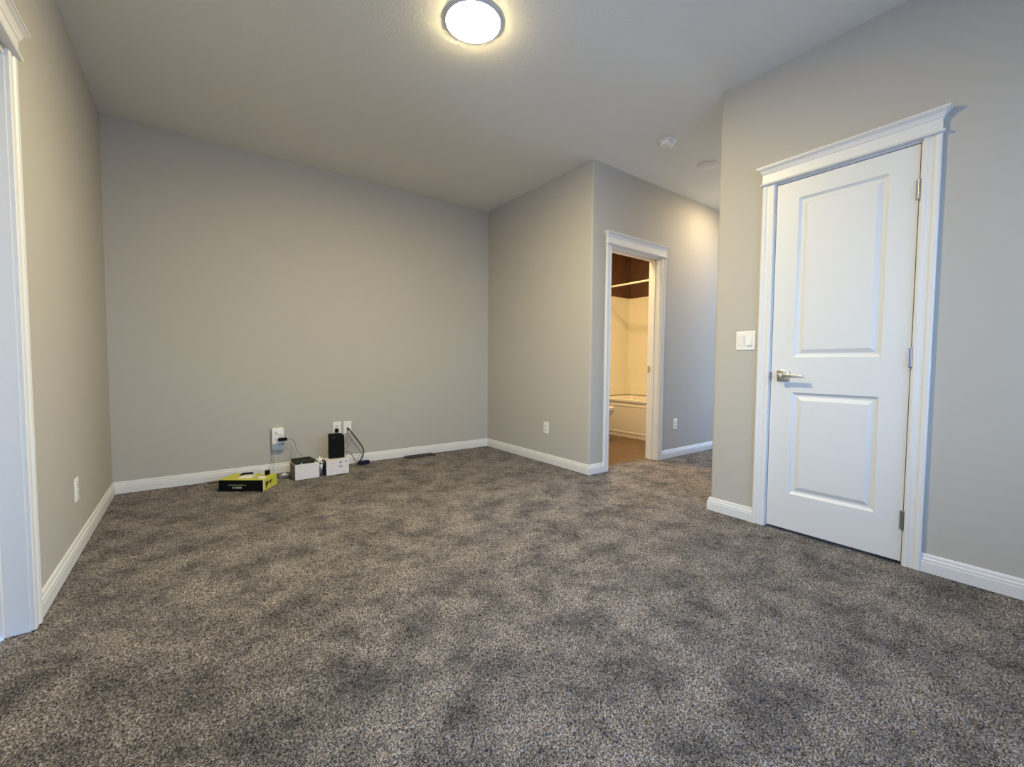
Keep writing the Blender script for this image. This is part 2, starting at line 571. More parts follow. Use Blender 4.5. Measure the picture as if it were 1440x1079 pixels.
# ------------------------------------------------------------------ door casings
CASPROF = [(0.0, 0.0), (0.0, 0.011), (0.006, 0.014), (0.018, 0.0145), (0.021, 0.012), (0.040, 0.013), (0.044, 0.017),
           (0.060, 0.019), (0.066, 0.016), (0.066, 0.0)]     # (across from opening edge, depth)
HEADPROF = [(0.020, 0.0), (0.030, 0.002), (0.033, 0.008), (0.030, 0.013), (0.022, 0.016), (0.022, 0.064), (0.026, 0.068),
            (0.028, 0.076), (0.034, 0.088), (0.044, 0.096), (0.044, 0.100), (0.048, 0.101), (0.048, 0.108), (0.0, 0.108)]
def casing_set(name, s0, s1, head_z, place):
    """casings on both sides of an opening s0..s1 and a crowned header. place(s, d, z) -> world point"""
    h = holder(name)
    for edge, sg in ((s0, -1), (s1, 1)):
        m = MB()
        m.rings([[place(edge+sg*a, d, z) for a, d in CASPROF] for z in (0.0, head_z)])
        m.build('casing', TRIM, h)
    m = MB()
    a, b_ = s0-CW+0.0, s1+CW
    rings = []
    for d, z in [(0.0, 0.0)] + HEADPROF:
        e = max(0.0, d-0.022)
        rings.append([place(a-e, 0.0, head_z+z), place(b_+e, 0.0, head_z+z), place(b_+e, max(d, 1e-4), head_z+z), place(a-e, max(d, 1e-4), head_z+z)])
    m.rings(rings)
    m.build('header', TRIM, h)
    return h

# closet door trim (right wall faces -x); s runs with decreasing y
tr1 = casing_set('trim_1', -CY0+0.0-0.006, -CY1+0.006, 2.055, lambda s, d, z: (XR-d, -s, z))
m = MB()   # jamb boards + stop
m.box(XR, XR+T, CY0, CY0+0.018, 0, CH); m.box(XR, XR+T, CY1-0.018, CY1, 0, CH)
m.box(XR, XR+T, CY1-0.018, CY0+0.018, CH, CH+0.018)
m.box(XR+0.045, XR+0.06, CY0-0.012, CY0, 0, CH); m.box(XR+0.045, XR+0.06, CY1, CY1+0.012, 0, CH)
m.box(XR+0.045, XR+0.06, CY1, CY0, CH-0.012, CH)
m.build('jamb', TRIM, tr1)
# bathroom trim (hall wall faces -y)
tr2 = casing_set('trim_2', DX0-0.004, DX1+0.006, 2.05, lambda s, d, z: (s, YB-d, z))
m = MB()
m.box(DX0-0.018, DX0, YB, BY, 0, DH); m.box(DX1, DX1+0.018, YB, BY, 0, DH)
m.box(DX0-0.018, DX1+0.018, YB, BY, DH, DH+0.018)
m.box(DX0, DX0+0.012, YB+0.05, YB+0.085, 0, DH); m.box(DX1-0.012, DX1, YB+0.05, YB+0.085, 0, DH)
m.box(DX0, DX1, YB+0.05, YB+0.085, DH-0.012, DH)
m.build('jamb', TRIM, tr2)
m = MB()
m.box(DX1-0.003, DX1+0.001, BY-0.040, BY-0.008, 0.90, 0.965, bev=0.001)
o = m.build('strike_plate', NICKEL, tr2); o['label'] = 'small nickel strike plate'
# patio door trim (left wall faces +x)
tr3 = casing_set('trim_3', PY1, PY0, 2.055, lambda s, d, z: (d, s, z))
m = MB()
m.box(-0.062, 0.0, PY0-0.006, PY0, 0, PH); m.box(-0.062, 0, PY1, PY1+0.006, 0, PH)
m.box(-0.062, 0, PY1, PY0, PH-0.006, PH)
m.build('jamb', TRIM, tr3)

# ------------------------------------------------------------------ closed door in the left wall (door_2)
m = MB()
m.box(-0.072, -0.062, PY0-0.022, PY0, 0, PH); m.box(-0.072, -0.062, PY1, PY1+0.022, 0, PH)
m.box(-0.072, -0.062, PY1, PY0, PH-0.022, PH)
m.build('stop', TRIM, tr3)
m = MB(); m.box(-0.108, -0.073, PY1+0.003, PY0-0.003, 0.012, PH-0.004, bev=0.002)
d2 = struct(m.build('door_2', DOORM))
m = MB()
m.box(-0.073, -0.065, PY1+0.05, PY1+0.11, 0.89, 0.95, bev=0.002)
m.lathe([(0.011, 0.0), (0.011, 0.04)], (-0.066, PY1+0.08, 0.92), axis='X', seg=16)
m.box(-0.034, -0.022, PY1+0.07, PY1+0.19, 0.912, 0.93, bev=0.003)
m.build('door_handle', NICKEL, d2)

# ------------------------------------------------------------------ rear window
w1 = holder('window_1')
m = MB()
y0_, y1_ = YREAR-0.15, YREAR-0.07
m.box(WX0, WX0+0.05, y0_, y1_, WZ0, WZ1, bev=0.004); m.box(WX1-0.05, WX1, y0_, y1_, WZ0, WZ1, bev=0.004)
m.box(WX0+0.05, WX1-0.05, y0_, y1_, WZ0, WZ0+0.05, bev=0.004); m.box(WX0+0.05, WX1-0.05, y0_, y1_, WZ1-0.05, WZ1, bev=0.004)
xm = (WX0+WX1)/2
m.box(xm-0.03, xm+0.03, y0_, y1_, WZ0+0.05, WZ1-0.05, bev=0.004)
m.build('frame', PATIOM, w1)
for xa, xb in ((WX0+0.05, xm-0.03), (xm+0.03, WX1-0.05)):
    m = MB(); m.box(xa, xb, YREAR-0.113, YREAR-0.107, WZ0+0.05, WZ1-0.05)
    m.build('pane', GLASS, w1)
m = MB(); m.box(WX0-0.03, WX1+0.03, YREAR-0.07, YREAR+0.03, WZ0-0.02, WZ0, bev=0.004)
m.build('window_sill', TRIM, w1)
w3 = holder('window_3')
m = MB()
x0_, x1_ = -0.15, -0.08
m.box(x0_, x1_, LY1, LY1+0.05, LZ0, LZ1, bev=0.004); m.box(x0_, x1_, LY0-0.05, LY0, LZ0, LZ1, bev=0.004)
m.box(x0_, x1_, LY1+0.05, LY0-0.05, LZ0, LZ0+0.05, bev=0.004); m.box(x0_, x1_, LY1+0.05, LY0-0.05, LZ1-0.05, LZ1, bev=0.004)
m.build('frame', PATIOM, w3)
m = MB(); m.box(-0.113, -0.107, LY1+0.05, LY0-0.05, LZ0+0.05, LZ1-0.05)
m.build('pane', GLASS, w3)
m = MB(); m.box(-0.08, 0.03, LY1-0.03, LY0+0.03, LZ0-0.02, LZ0, bev=0.004)
m.build('window_sill', TRIM, w3)
w2 = holder('window_2')
m = MB()
x0_, x1_ = XHALL+0.03, XHALL+0.10
m.box(x0_, x1_, HY0, HY0+0.03, HZ0, HZ1, bev=0.003); m.box(x0_, x1_, HY1-0.03, HY1, HZ0, HZ1, bev=0.003)
m.box(x0_, x1_, HY0+0.03, HY1-0.03, HZ0, HZ0+0.03, bev=0.003); m.box(x0_, x1_, HY0+0.03, HY1-0.03, HZ1-0.03, HZ1, bev=0.003)
m.build('frame', PATIOM, w2)
m = MB(); m.box(XHALL+0.062, XHALL+0.068, HY0+0.03, HY1-0.03, HZ0+0.03, HZ1-0.03)
m.build('pane', GLASS, w2)
# pale ground outside the window
m = MB(); m.box(-14, 12, -22, YREAR-WT, -0.60, -0.45); m.box(-14, -WT, YREAR-WT, 3, -0.60, -0.45)
struct(m.build('floor_outside', DECK))

# ------------------------------------------------------------------ closet door (door_1)
def panel_slab(y0, y1, z0, z1, xf, thick, panels):
    """slab whose front faces -x at xf; panels: list of (ya, yb, za, zb) moulded rectangles"""
    m = MB()
    ys = sorted({y0, y1, *[p[0] for p in panels], *[p[1] for p in panels]})
    zs = sorted({z0, z1, *[p[2] for p in panels], *[p[3] for p in panels]})
    holes = {(p[0], p[2]) for p in panels}
    for i in range(len(ys)-1):
        for j in range(len(zs)-1):
            if any(abs(ys[i]-h[0]) < 1e-6 and abs(zs[j]-h[1]) < 1e-6 for h in holes):
                continue
            m.quad((xf, ys[i], zs[j]), (xf, ys[i+1], zs[j]), (xf, ys[i+1], zs[j+1]), (xf, ys[i], zs[j+1]))
    steps = [(0, 0), (0.004, 0.004), (0.012, 0.010), (0.016, 0.0115), (0.024, 0.0115), (0.030, 0.009), (0.044, 0.003), (0.047, 0.0025)]
    for (ya, yb, za, zb) in panels:
        rings = [[(xf+d, ya+s, za+s), (xf+d, yb-s, za+s), (xf+d, yb-s, zb-s), (xf+d, ya+s, zb-s)] for s, d in steps]
        m.rings(rings, cap=False)
        m.quad(*rings[-1])
    xb = xf+thick
    m.quad((xb, y0, z0), (xb, y1, z0), (xb, y1, z1), (xb, y0, z1))
    m.quad((xf, y0, z0), (xb, y0, z0), (xb, y0, z1), (xf, y0, z1))
    m.quad((xf, y1, z0), (xb, y1, z0), (xb, y1, z1), (xf, y1, z1))
    m.quad((xf, y0, z0), (xf, y1, z0), (xb, y1, z0), (xb, y0, z0))
    m.quad((xf, y0, z1), (xf, y1, z1), (xb, y1, z1), (xb, y0, z1))
    bmesh.ops.remove_doubles(m.bm, verts=m.bm.verts[:], dist=1e-5)
    return m
DY0, DY1 = CY1+0.004, CY0-0.004
d1 = panel_slab(DY0, DY1, 0.014, CH-0.004, XR+0.004, 0.036,
                [(-3.619, -3.222, 0.228, 0.826), (-3.619, -3.222, 1.030, 1.942)]).build('door_1', DOORM)
struct(d1)
# lever handle
hy, hz, hx = DY1-0.066, 0.922, XR+0.004
m = MB()
m.box(hx-0.010, hx, hy-0.032, hy+0.032, hz-0.032, hz+0.032, bev=0.003)
ros = m.build('door_handle', NICKEL, d1, smooth=True); ros['label'] = 'satin nickel lever handle on a square plate'
m = MB()
m.lathe([(0.013, 0.0), (0.013, -0.026), (0.011, -0.03)], (hx-0.008, hy, hz), axis='X', seg=20)
m.box(hx-0.052, hx-0.034, hy-0.012, hy+0.016, hz-0.013, hz+0.013, bev=0.003)
m.box(hx-0.052, hx-0.040, hy-0.118, hy-0.008, hz-0.008, hz+0.010, bev=0.003)
m.build('lever', NICKEL, ros, smooth=True)
m = MB()
m.box(hx-0.006, hx+0.004, DY1-0.002, DY1+0.0065, hz-0.024, hz+0.026, bev=0.001)
m.build('latch', DARKMETAL, d1)
for z in (1.826, 1.026, 0.222):
    m = MB()
    for k in range(5):
        m.lathe([(0.0045, -0.0085), (0.0065, -0.008), (0.0065, 0.008), (0.0045, 0.0085)], (XR-0.006, CY1+0.001, z-0.036+0.018*k), seg=14)
    m.box(XR-0.002, XR+0.004, CY1+0.001, CY1+0.014, z-0.045, z+0.045)
    m.lathe([(0.004, -0.05), (0.0055, -0.046), (0.0055, 0.046), (0.004, 0.05)], (XR-0.006, CY1+0.001, z), seg=12)
    m.build('hinge', DARKMETAL, d1, smooth=True)

# bathroom door stands open, swung out of sight against the alcove side
m = MB()
m.box(DX0-0.001, DX0+0.034, BY+0.012, BY+0.72, 0.010, 2.03, bev=0.002)
d3 = m.build('door_3', DOORM); struct(d3)
m = MB()
m.box(DX0+0.034, DX0+0.042, BY+0.63, BY+0.69, 0.90, 0.96, bev=0.002)
m.lathe([(0.011, 0.0), (0.011, 0.045)], (DX0+0.042, BY+0.66, 0.93), axis='X', seg=16)
m.box(DX0+0.078, DX0+0.092, BY+0.55, BY+0.67, 0.92, 0.94, bev=0.003)
m.build('door_handle', NICKEL, d3)

# ------------------------------------------------------------------ wall plates
def on_wall(root, normal):
    """local frame: plate built in XZ plane facing -Y; turn it to face the given way"""
    root.rotation_euler = (0, 0, {'-y': 0, '-x': -math.pi/2, '+x': math.pi/2}[normal])
def plate_mesh(w, h, t=0.006):
    m = MB()
    m.rings([[(-w/2+s, y, -h/2+s), (w/2-s, y, -h/2+s), (w/2-s, y, h/2-s), (-w/2+s, y, h/2-s)]
             for s, y in ((0, 0), (0, -t*.45), (0.0015, -t*.8), (0.004, -t))])
    return m
def duplex(label, loc, normal, group='duplex wall outlets'):
    t = thing('wall_outlet', label, 'outlet', loc, group=group)
    on_wall(t, normal)
    plate_mesh(0.072, 0.117).build('cover_plate', PLASTIC, t)
    for dz in (0.0195, -0.0195):
        m = MB()
        m.box(-0.0165, 0.0165, -0.0085, -0.003, dz-0.014, dz+0.014, bev=0.003)
        rc = m.build('receptacle', PLASTIC2, t)
        m = MB()
        m.box(-0.0075, -0.0055, -0.0092, -0.008, dz-0.002, dz+0.007)
        m.box(0.0055, 0.0075, -0.0092, -0.008, dz-0.001, dz+0.006)
        m.lathe([(0.0022, -0.0092), (0.0022, -0.008)], (0, 0, dz-0.0085), axis='Y', seg=10)
        m.build('slots', SLOT, rc)
    m = MB(); m.lathe([(0.003, -0.0055), (0.003, -0.0072), (0.001, -0.0078)], (0, 0, 0), axis='Y', seg=12)
    m.build('screw', PLASTIC2, t)
    return t
duplex('white duplex outlet on the left wall', (0.0, -1.19, 0.325), '+x')
duplex('white duplex outlet low on the side wall of the alcove', (XR, -1.057, 0.347), '-x')
duplex('white duplex outlet on the hall wall right of the bathroom doorway', (4.602, YB, 0.350), '-y')
duplex('white wall outlet behind the black plug above the router', (1.583, 0.0, 0.358), '-y')
t = thing('wall_jack', 'white wall jack plate with a black cable plugged in, right of the router', 'wall plate', (1.681, 0, 0.357))
plate_mesh(0.072, 0.117).build('cover_plate', PLASTIC, t)
m = MB(); m.box(-0.010, 0.010, -0.010, -0.004, -0.012, 0.010, bev=0.002); m.build('socket', PLASTIC2, t)
for dz in (0.042, -0.042):
    m = MB(); m.lathe([(0.003, -0.0055), (0.003, -0.0072), (0.001, -0.0078)], (0, 0, dz), axis='Y', seg=12)
    m.build('screw', PLASTIC2, t)

t = thing('light_switch', 'white double rocker light switch beside the closet door', 'light switch', (XR, -2.953, 1.136))
on_wall(t, '-x')
plate_mesh(0.118, 0.118).build('cover_plate', PLASTIC, t)
for dx in (-0.023, 0.023):
    m = MB()
    m.rings([[(dx-0.0185, y, -0.0345), (dx+0.0185, y, -0.0345), (dx+0.0185, y, 0.0345), (dx-0.0185, y, 0.0345)] for y in (-0.004, -0.0066)])
    fr = m.build('switch_frame', PLASTIC2, t)
    m = MB()
    tip = 0.004 if dx > 0 else -0.004
    m.rings([[(dx-0.0155, -0.006, -0.031), (dx+0.0155, -0.006, -0.031), (dx+0.0155, -0.006, 0.031), (dx-0.0155, -0.006, 0.031)],
             [(dx-0.0155, -0.0085-max(0, tip), -0.031), (dx+0.0155, -0.0085-max(0, tip), -0.031),
              (dx+0.0155, -0.0085-max(0, -tip), 0.031), (dx-0.0155, -0.0085-max(0, -tip), 0.031)]])
    m.build('rocker', PLASTIC, t)

# ------------------------------------------------------------------ ceiling fittings
def dome_light(label, loc, glass, rad=0.145):
    t = thing('ceiling_light', label, 'ceiling light', loc, group='round ceiling lights')
    m = MB()
    m.lathe([(rad*0.955, 0.0), (rad*0.965, -0.001), (rad*0.965, -0.0080), (rad*0.960, -0.0090), (rad*0.952, -0.0090), (rad*0.948, -0.005)], seg=64, cap=False)
    m.build('base', TRIM, t, smooth=True)
    m = MB()
    prof = []
    for k in range(0, 11):
        q = k/10
        a = math.radians(90*q)
        prof.append((max(0.0005, rad*0.95*math.cos(a)), -0.0080-0.0145*math.sin(a)))
    m.lathe(prof, seg=64, cap=False)
    m.build('diffuser', glass, t, smooth=True)
    return t
dome_light('round lit ceiling light in the middle of the room', (1.695, -2.29, H), LAMPGLASS)
dome_light('round lit ceiling light in the hall, hidden behind the wall corner', (5.00, -2.15, H), HALLGLASS)

t = thing('smoke_alarm', 'round white smoke alarm on the ceiling at the hall mouth', 'smoke alarm', (3.535, -2.19, H))
m = MB(); m.lathe([(0.060, 0), (0.070, -0.001), (0.070, -0.009), (0.064, -0.013), (0.048, -0.013)], seg=40)
m.build('base_ring', PLASTIC, t, smooth=True)
m = MB(); m.lathe([(0.052, -0.012), (0.053, -0.030), (0.050, -0.036), (0.044, -0.040), (0.024, -0.044), (0.024, -0.046), (0.001, -0.046)], seg=40)
bd = m.build('body', PLASTIC, t, smooth=True)
m = MB(); m.lathe([(0.014, -0.045), (0.014, -0.050), (0.011, -0.052), (0.001, -0.052)], (0.012, 0.0, 0), seg=24)
m.build('test_button', PLASTIC2, bd, smooth=True)
t = MB()
t.lathe([(0.001, 0), (0.088, -0.000), (0.088, -0.004), (0.085, -0.006), (0.001, -0.0062)], (0, 0, 0), seg=48)
tag(t.build('ceiling_cover', CEIL, smooth=True, loc=(4.182, -2.165, H)), 'thin round cover plate on the hall ceiling beyond the smoke alarm', 'cover plate')

# ------------------------------------------------------------------ floor registers
def register(label, loc, w, d):
    t = thing('floor_register', label, 'floor vent', loc, group='floor registers along the back wall')
    m = MB()
    m.box(-w/2, w/2, -d/2, -d/2+0.016, -0.006, 0.007, bev=0.002); m.box(-w/2, w/2, d/2-0.016, d/2, -0.006, 0.007, bev=0.002)
    m.box(-w/2, -w/2+0.016, -d/2+0.016, d/2-0.016, -0.006, 0.007, bev=0.002); m.box(w/2-0.016, w/2, -d/2+0.016, d/2-0.016, -0.006, 0.007, bev=0.002)
    m.build('frame', REGIRIM if 'beside' in label else REGI, t)
    m = MB()
    n = 18
    for k in range(n):
        x = -w/2+0.02 + (w-0.04)*k/(n-1)
        m.box(x-0.0025, x+0.0025, -d/2+0.016, d/2-0.016, -0.004, 0.004)
    m.box(-w/2+0.016, w/2-0.016, -0.003, 0.003, -0.004, 0.0045)
    m.build('louvres', REGI, t)
    m = MB(); m.box(-w/2+0.01, w/2-0.01, -d/2+0.01, d/2-0.01, -0.012, -0.006)
    m.build('damper', SLOT, t)
register('dark floor register against the back wall, right of the router', (2.40, -0.075, 0.004), 0.31, 0.10)
register('brown floor register against the back wall, beside the lime carton', (0.70, -0.095, 0.004), 0.30, 0.12)

# ------------------------------------------------------------------ things along the back wall
# lime and black flat carton
ang = math.atan2(-0.546+0.352, 0.907-0.633)
BXW, BXD, BXH = 0.336, 0.193, 0.086
t = thing('carton', 'flat lime and black carton on the carpet, leftmost of the boxes', 'carton', (0.633, -0.352, 0.0), ang)
m = MB(); m.box(0, BXW, 0, BXD, 0, BXH, bev=0.0015)
m.build('box_body', LIME, t)
m = MB(); m.box(-0.0005, BXW+0.0002, -0.0016, -0.0002, 0.001, BXH-0.002)
fp = m.build('front_panel', BOXBLK, t); fp['label'] = 'black printed front'
m = MB()
x = 0.070
random.seed(3)
for k in range(22):                     # a long unreadable line of slanted print
    w = random.uniform(0.003, 0.006)
    h = random.uniform(0.005, 0.009)
    m.quad((x, -0.0018, 0.043), (x+w, -0.0018, 0.043), (x+w+0.003, -0.0018, 0.043+h), (x+0.003, -0.0018, 0.043+h))
    x += w+0.0014
m.build('fine_print', LETTER, fp)
m = MB()
x = 0.104
for w in (0.010, 0.003, 0.006, 0.006, 0.006, 0.009, 0.006):
    m.quad((x, -0.0018, 0.020), (x+w, -0.0018, 0.020), (x+w, -0.0018, 0.034), (x, -0.0018, 0.034))
    x += w+0.0025 + (0.006 if w == 0.010 else 0)
m.build('bold_print', LETTER2, fp)
m = MB()                                 # dark inside of the cut recess in the lime end, painted on flat
xe = BXW+0.0012
m.quad((xe, 0.030, 0.012), (xe, 0.070, 0.062), (xe, 0.035, 0.064), (xe, 0.025, 0.060))
m.quad((xe, 0.078, 0.030), (xe, 0.120, 0.062), (xe, 0.084, 0.062), (xe, 0.078, 0.055))
m.build('end_recess_shade', OLIVE, t)
m = MB()
m.box(BXW*0.985, BXW+0.001, -0.0022, 0.004, 0.0, BXH, bev=0.0005)
m.build('pale_edge', PAPER, t)

def local(p):      # a point given in the carton's frame -> world
    c, s = math.cos(ang), math.sin(ang)
    return (0.633+p[0]*c-p[1]*s, -0.352+p[0]*s+p[1]*c, p[2])
def mx_local(p, rz=0.0):
    return Matrix.Translation(local(p)) @ Matrix.Rotation(ang+rz, 4, 'Z')

# papers, plugs and adapters lying on the carton
m = MB(); m.box(-0.045, 0.045, -0.03, 0.03, 0, 0.012, bev=0.003); m.box(-0.035, 0.030, -0.02, 0.022, 0.011, 0.016, bev=0.002)
o = tag(m.build('paper_packet', PAPER), 'folded cream paper packet lying on the lime carton', 'packet')
o.matrix_world = mx_local((0.165, 0.062, BXH), 0.35)
t = thing('cable_adapter', 'black and white angled cable adapter on top of the cream packet', 'adapter')
t.matrix_world = mx_local((0.150, 0.120, BXH), 0.3)
m = MB(); m.box(-0.04, 0.035, -0.011, 0.011, 0.014, 0.026, bev=0.003); m.build('plug_body', BLACK, t)
m = MB(); m.box(-0.05, -0.032, -0.04, 0.008, 0.0, 0.020, bev=0.004); m.build('plug_end', BLACK, t)
m = MB(); m.box(-0.03, 0.05, -0.010, 0.010, 0.0, 0.0135, bev=0.003); m.build('sleeve', CORDWHITE, t)
t = thing('power_plug', 'white plug with a black face standing on the right end of the lime carton', 'plug')
t.matrix_world = mx_local((0.272, 0.150, BXH), -0.35)
m = MB(); m.box(-0.040, 0.005, -0.016, 0.016, 0, 0.036, bev=0.005); m.build('plug_body', PLASTIC, t)
m = MB(); m.box(0.004, 0.026, -0.017, 0.017, 0.004, 0.040, bev=0.004); m.build('plug_face', BLACK, t)
m = MB(); m.box(-0.028, 0.028, -0.015, 0.015, 0, 0.016, bev=0.006)
o = tag(m.build('adapter_cap', PLASTIC, smooth=True), 'small rounded white adapter at the front right corner of the lime carton', 'adapter')
o.matrix_world = mx_local((0.300, 0.040, BXH), 0.15)
m = MB(); m.tube([local((0.21, 0.06, BXH+0.004)), local((0.235, 0.09, BXH+0.006)), local((0.25, 0.06, BXH+0.004)), local((0.275, 0.045, BXH+0.008))], 0.0025)
tag(m.build('short_cord', CORDWHITE, smooth=True), 'short white cord curled on the lime carton', 'cord')

# white cartons
def white_carton(label, x, y, w, d, h, leftmat, prints, rz=0.0):
    t = thing('carton', label, 'carton', (x, y, 0), rz, group='white cartons by the back wall')
    m = MB(); m.box(0, w, 0, d, 0, h, bev=0.002)
    m.build('box_body', CARD, t)
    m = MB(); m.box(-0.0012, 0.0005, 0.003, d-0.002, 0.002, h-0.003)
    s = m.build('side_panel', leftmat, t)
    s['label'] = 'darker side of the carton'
    for nm, mt, rects in prints:
        for (a, b_, c, e) in rects:
            m = MB(); m.box(a, b_, -0.0010, 0.0004, c, e)
            m.build(nm, mt, t)
    return t
white_carton('plain white carton under the flat dark modem, middle of the boxes', 1.155, -0.366, 0.190, 0.16, 0.128, CARDIN,
             [('faint_print', PRINT, [(0.02, 0.05, 0.112, 0.1135), (0.06, 0.14, 0.025, 0.0262)])], 0.06)
white_carton('white printed carton under the upright black router, rightmost box', 1.401, -0.360, 0.192, 0.16, 0.128, CARDSHADE,
             [('dark_print', PRINTDK, [(0.112, 0.126, 0.098, 0.114), (0.160, 0.168, 0.102, 0.118)]),
              ('faint_print', PRINT, [(0.03, 0.06, 0.098, 0.100), (0.105, 0.135, 0.060, 0.080), (0.140, 0.160, 0.022, 0.025), (0.025, 0.09, 0.040, 0.0415)])], 0.05)

t = thing('modem', 'flat dark olive modem lying on the middle white carton', 'modem', (1.155, -0.366, 0.128), 0.06)
m = MB(); m.box(0.004, 0.160, 0.010, 0.155, 0.0, 0.030, bev=0.006); m.build('case', OLIVE, t, smooth=True)
m = MB()
for k in range(9):
    m.box(0.02+k*0.014, 0.026+k*0.014, 0.03, 0.135, 0.0295, 0.0315)
m.build('vents', BLACK, t)
m = MB(); m.box(0.048, 0.056, 0.0085, 0.0110, 0.004, 0.013, bev=0.001); m.build('glint_mark', PLASTIC, t)  # bright glint on the modem front, set in as a pale chip

t = thing('router', 'upright black router standing on the right white carton', 'router', (1.449, -0.282, 0.128))
m = MB()
rr = []
for y, s in ((0, 0.004), (0.004, 0.0), (0.056, 0.0), (0.062, 0.005)):
    w, h = 0.127, 0.218
    pts = [(s, s)] + [(w-s, s)] + [(w-0.03+(0.03-s)*math.sin(math.radians(90-a)), h-0.035+(0.035-s)*math.sin(math.radians(a))) for a in (0, 22, 45, 67, 90)] \
        + [(0.008+(-0.008+s)*math.sin(math.radians(a)), h-0.008+(0.008-s)*math.cos(math.radians(a))) for a in (0, 45, 90)]
    rr.append([(px, y, pz) for px, pz in pts])
m.rings(rr); m.build('case', BLACK, t, smooth=True)
m = MB()
for k in range(4):
    m.box(0.02+k*0.008, 0.0225+k*0.008, -0.0012, 0.001, 0.185, 0.1875)
m.build('indicator_lights', CORDGREY, t)
m = MB()
for k in range(6):
    m.box(0.1265, 0.1280, 0.012, 0.050, 0.04+k*0.02, 0.05+k*0.02)
m.build('side_ports', OLIVE, t)

# power tap on the wall
t = thing('power_tap', 'white multi-outlet power tap on the back wall above the lime carton', 'power tap', (1.079, 0, 0.308))
m = MB(); m.box(-0.047, 0.047, -0.045, 0.0, -0.098, 0.098, bev=0.008, seg=3); m.build('housing', PLASTIC, t, smooth=True)
m = MB(); m.box(-0.044, 0.044, -0.0462, -0.040, -0.094, -0.040, bev=0.003); m.build('lower_panel', mat('blue_grey_plastic', (0.30, 0.34, 0.44), 0.4, noise_scale=30, noise_amt=0.05), t)
for dx, dz in ((-0.012, 0.052), (-0.012, 0.004), (0.022, 0.030)):
    m = MB(); m.box(dx-0.014, dx+0.014, -0.0475, -0.044, dz-0.016, dz+0.016, bev=0.002)
    rc = m.build('receptacle', PLASTIC2, t)
    m = MB(); m.box(dx-0.007, dx-0.005, -0.0482, -0.047, dz-0.001, dz+0.008); m.box(dx+0.005, dx+0.007, -0.0482, -0.047, dz, dz+0.007)
    m.lathe([(0.002, -0.0482), (0.002, -0.047)], (dx, 0, dz-0.008), axis='Y', seg=10)
    m.build('slots', SLOT, rc)

def cord(name, label, pts, rad, mt, cat='cord', plug=None):
    if plug:
        t = thing(name, label, cat, plug[0], group='cables along the back wall')
        m = MB(); m.box(*plug[1], bev=0.004)
        m.build('plug', BLACK, t, smooth=True)
        m = MB(); m.tube([(p[0]-plug[0][0], p[1]-plug[0][1], p[2]-plug[0][2]) for p in pts], rad)
        m.build('wire', mt, t, smooth=True)
        return t
    m = MB(); m.tube(pts, rad)
    return tag(m.build(name, mt, smooth=True), label, cat, 'cables along the back wall')
cord('power_cable', 'black plug and dark cord from the power tap down to the modem',
     [(1.143, -0.075, 0.310), (1.180, -0.085, 0.300), (1.203, -0.09, 0.277), (1.210, -0.10, 0.232), (1.222, -0.13, 0.190), (1.245, -0.19, 0.166)], 0.0028, CORDGREY,
     plug=((1.112, -0.066, 0.306), (-0.034, 0.034, -0.018, 0.018, -0.012, 0.013)))
cord('charging_cable', 'thin grey cable hanging from the power tap beside the darker cord',
     [(1.105, -0.055, 0.277), (1.148, -0.075, 0.266), (1.178, -0.09, 0.242), (1.190, -0.11, 0.200), (1.192, -0.16, 0.163)], 0.0024, CORDGREY)
cord('charging_cable', 'pale cable hanging straight down from the power tap, left of the pair',
     [(1.050, -0.03, 0.212), (1.036, -0.045, 0.150), (1.020, -0.055, 0.085), (1.010, -0.085, 0.018), (1.035, -0.13, 0.006)], 0.0024, CORDWHITE)
cord('charging_cable', 'pale cable hanging straight down from the power tap, right of the pair',
     [(1.064, -0.03, 0.212), (1.056, -0.045, 0.145), (1.050, -0.06, 0.080), (1.050, -0.11, 0.012), (1.080, -0.17, 0.006)], 0.0024, CORDWHITE)
# plug above router
t = thing('power_adapter', 'black plug in the wall outlet just above the router', 'plug', (1.575, -0.0085, 0.338))
m = MB(); m.box(-0.014, 0.014, -0.036, 0.0, -0.018, 0.018, bev=0.004); m.build('plug_body', BLACK, t, smooth=True)
m = MB(); m.tube([(0, -0.03, -0.015), (0.0, -0.045, -0.05), (-0.01, -0.06, -0.11), (-0.03, -0.10, -0.18)], 0.003); m.build('wire', CORDBLACK, t, smooth=True)
cord('coaxial_cable', 'thick black cable looping from the wall jack down to the carpet',
     [(1.681, -0.028, 0.345), (1.700, -0.050, 0.318), (1.752, -0.058, 0.240), (1.800, -0.062, 0.165), (1.812, -0.066, 0.105), (1.790, -0.070, 0.050), (1.765, -0.074, 0.024), (1.748, -0.080, 0.008)],
     0.0062, CORDBLACK, cat='cable', plug=((1.681, -0.020, 0.345), (-0.008, 0.008, -0.014, 0.010, -0.010, 0.010)))
cord('network_cable', 'grey cable looping from the wall jack to the upper side of the router',
     [(1.676, -0.02, 0.330), (1.672, -0.06, 0.285), (1.676, -0.10, 0.250), (1.655, -0.16, 0.225), (1.610, -0.235, 0.205), (1.580, -0.247, 0.20)], 0.0042, CORDGREY, cat='cable')
cord('network_cable', 'thin grey cable hanging crosswise behind the router loop',
     [(1.640, -0.03, 0.215), (1.672, -0.04, 0.258), (1.700, -0.04, 0.235), (1.715, -0.05, 0.19), (1.740, -0.05, 0.13), (1.770, -0.06, 0.085), (1.80, -0.06, 0.06)], 0.002, CORDGREY, cat='cable')
cord('power_cable', 'dark cord from the lower side of the router to the navy power brick',
     [(1.580, -0.250, 0.172), (1.625, -0.20, 0.160), (1.665, -0.15, 0.130), (1.705, -0.11, 0.075), (1.735, -0.085, 0.030), (1.757, -0.09, 0.018)], 0.004, CORDGREY)
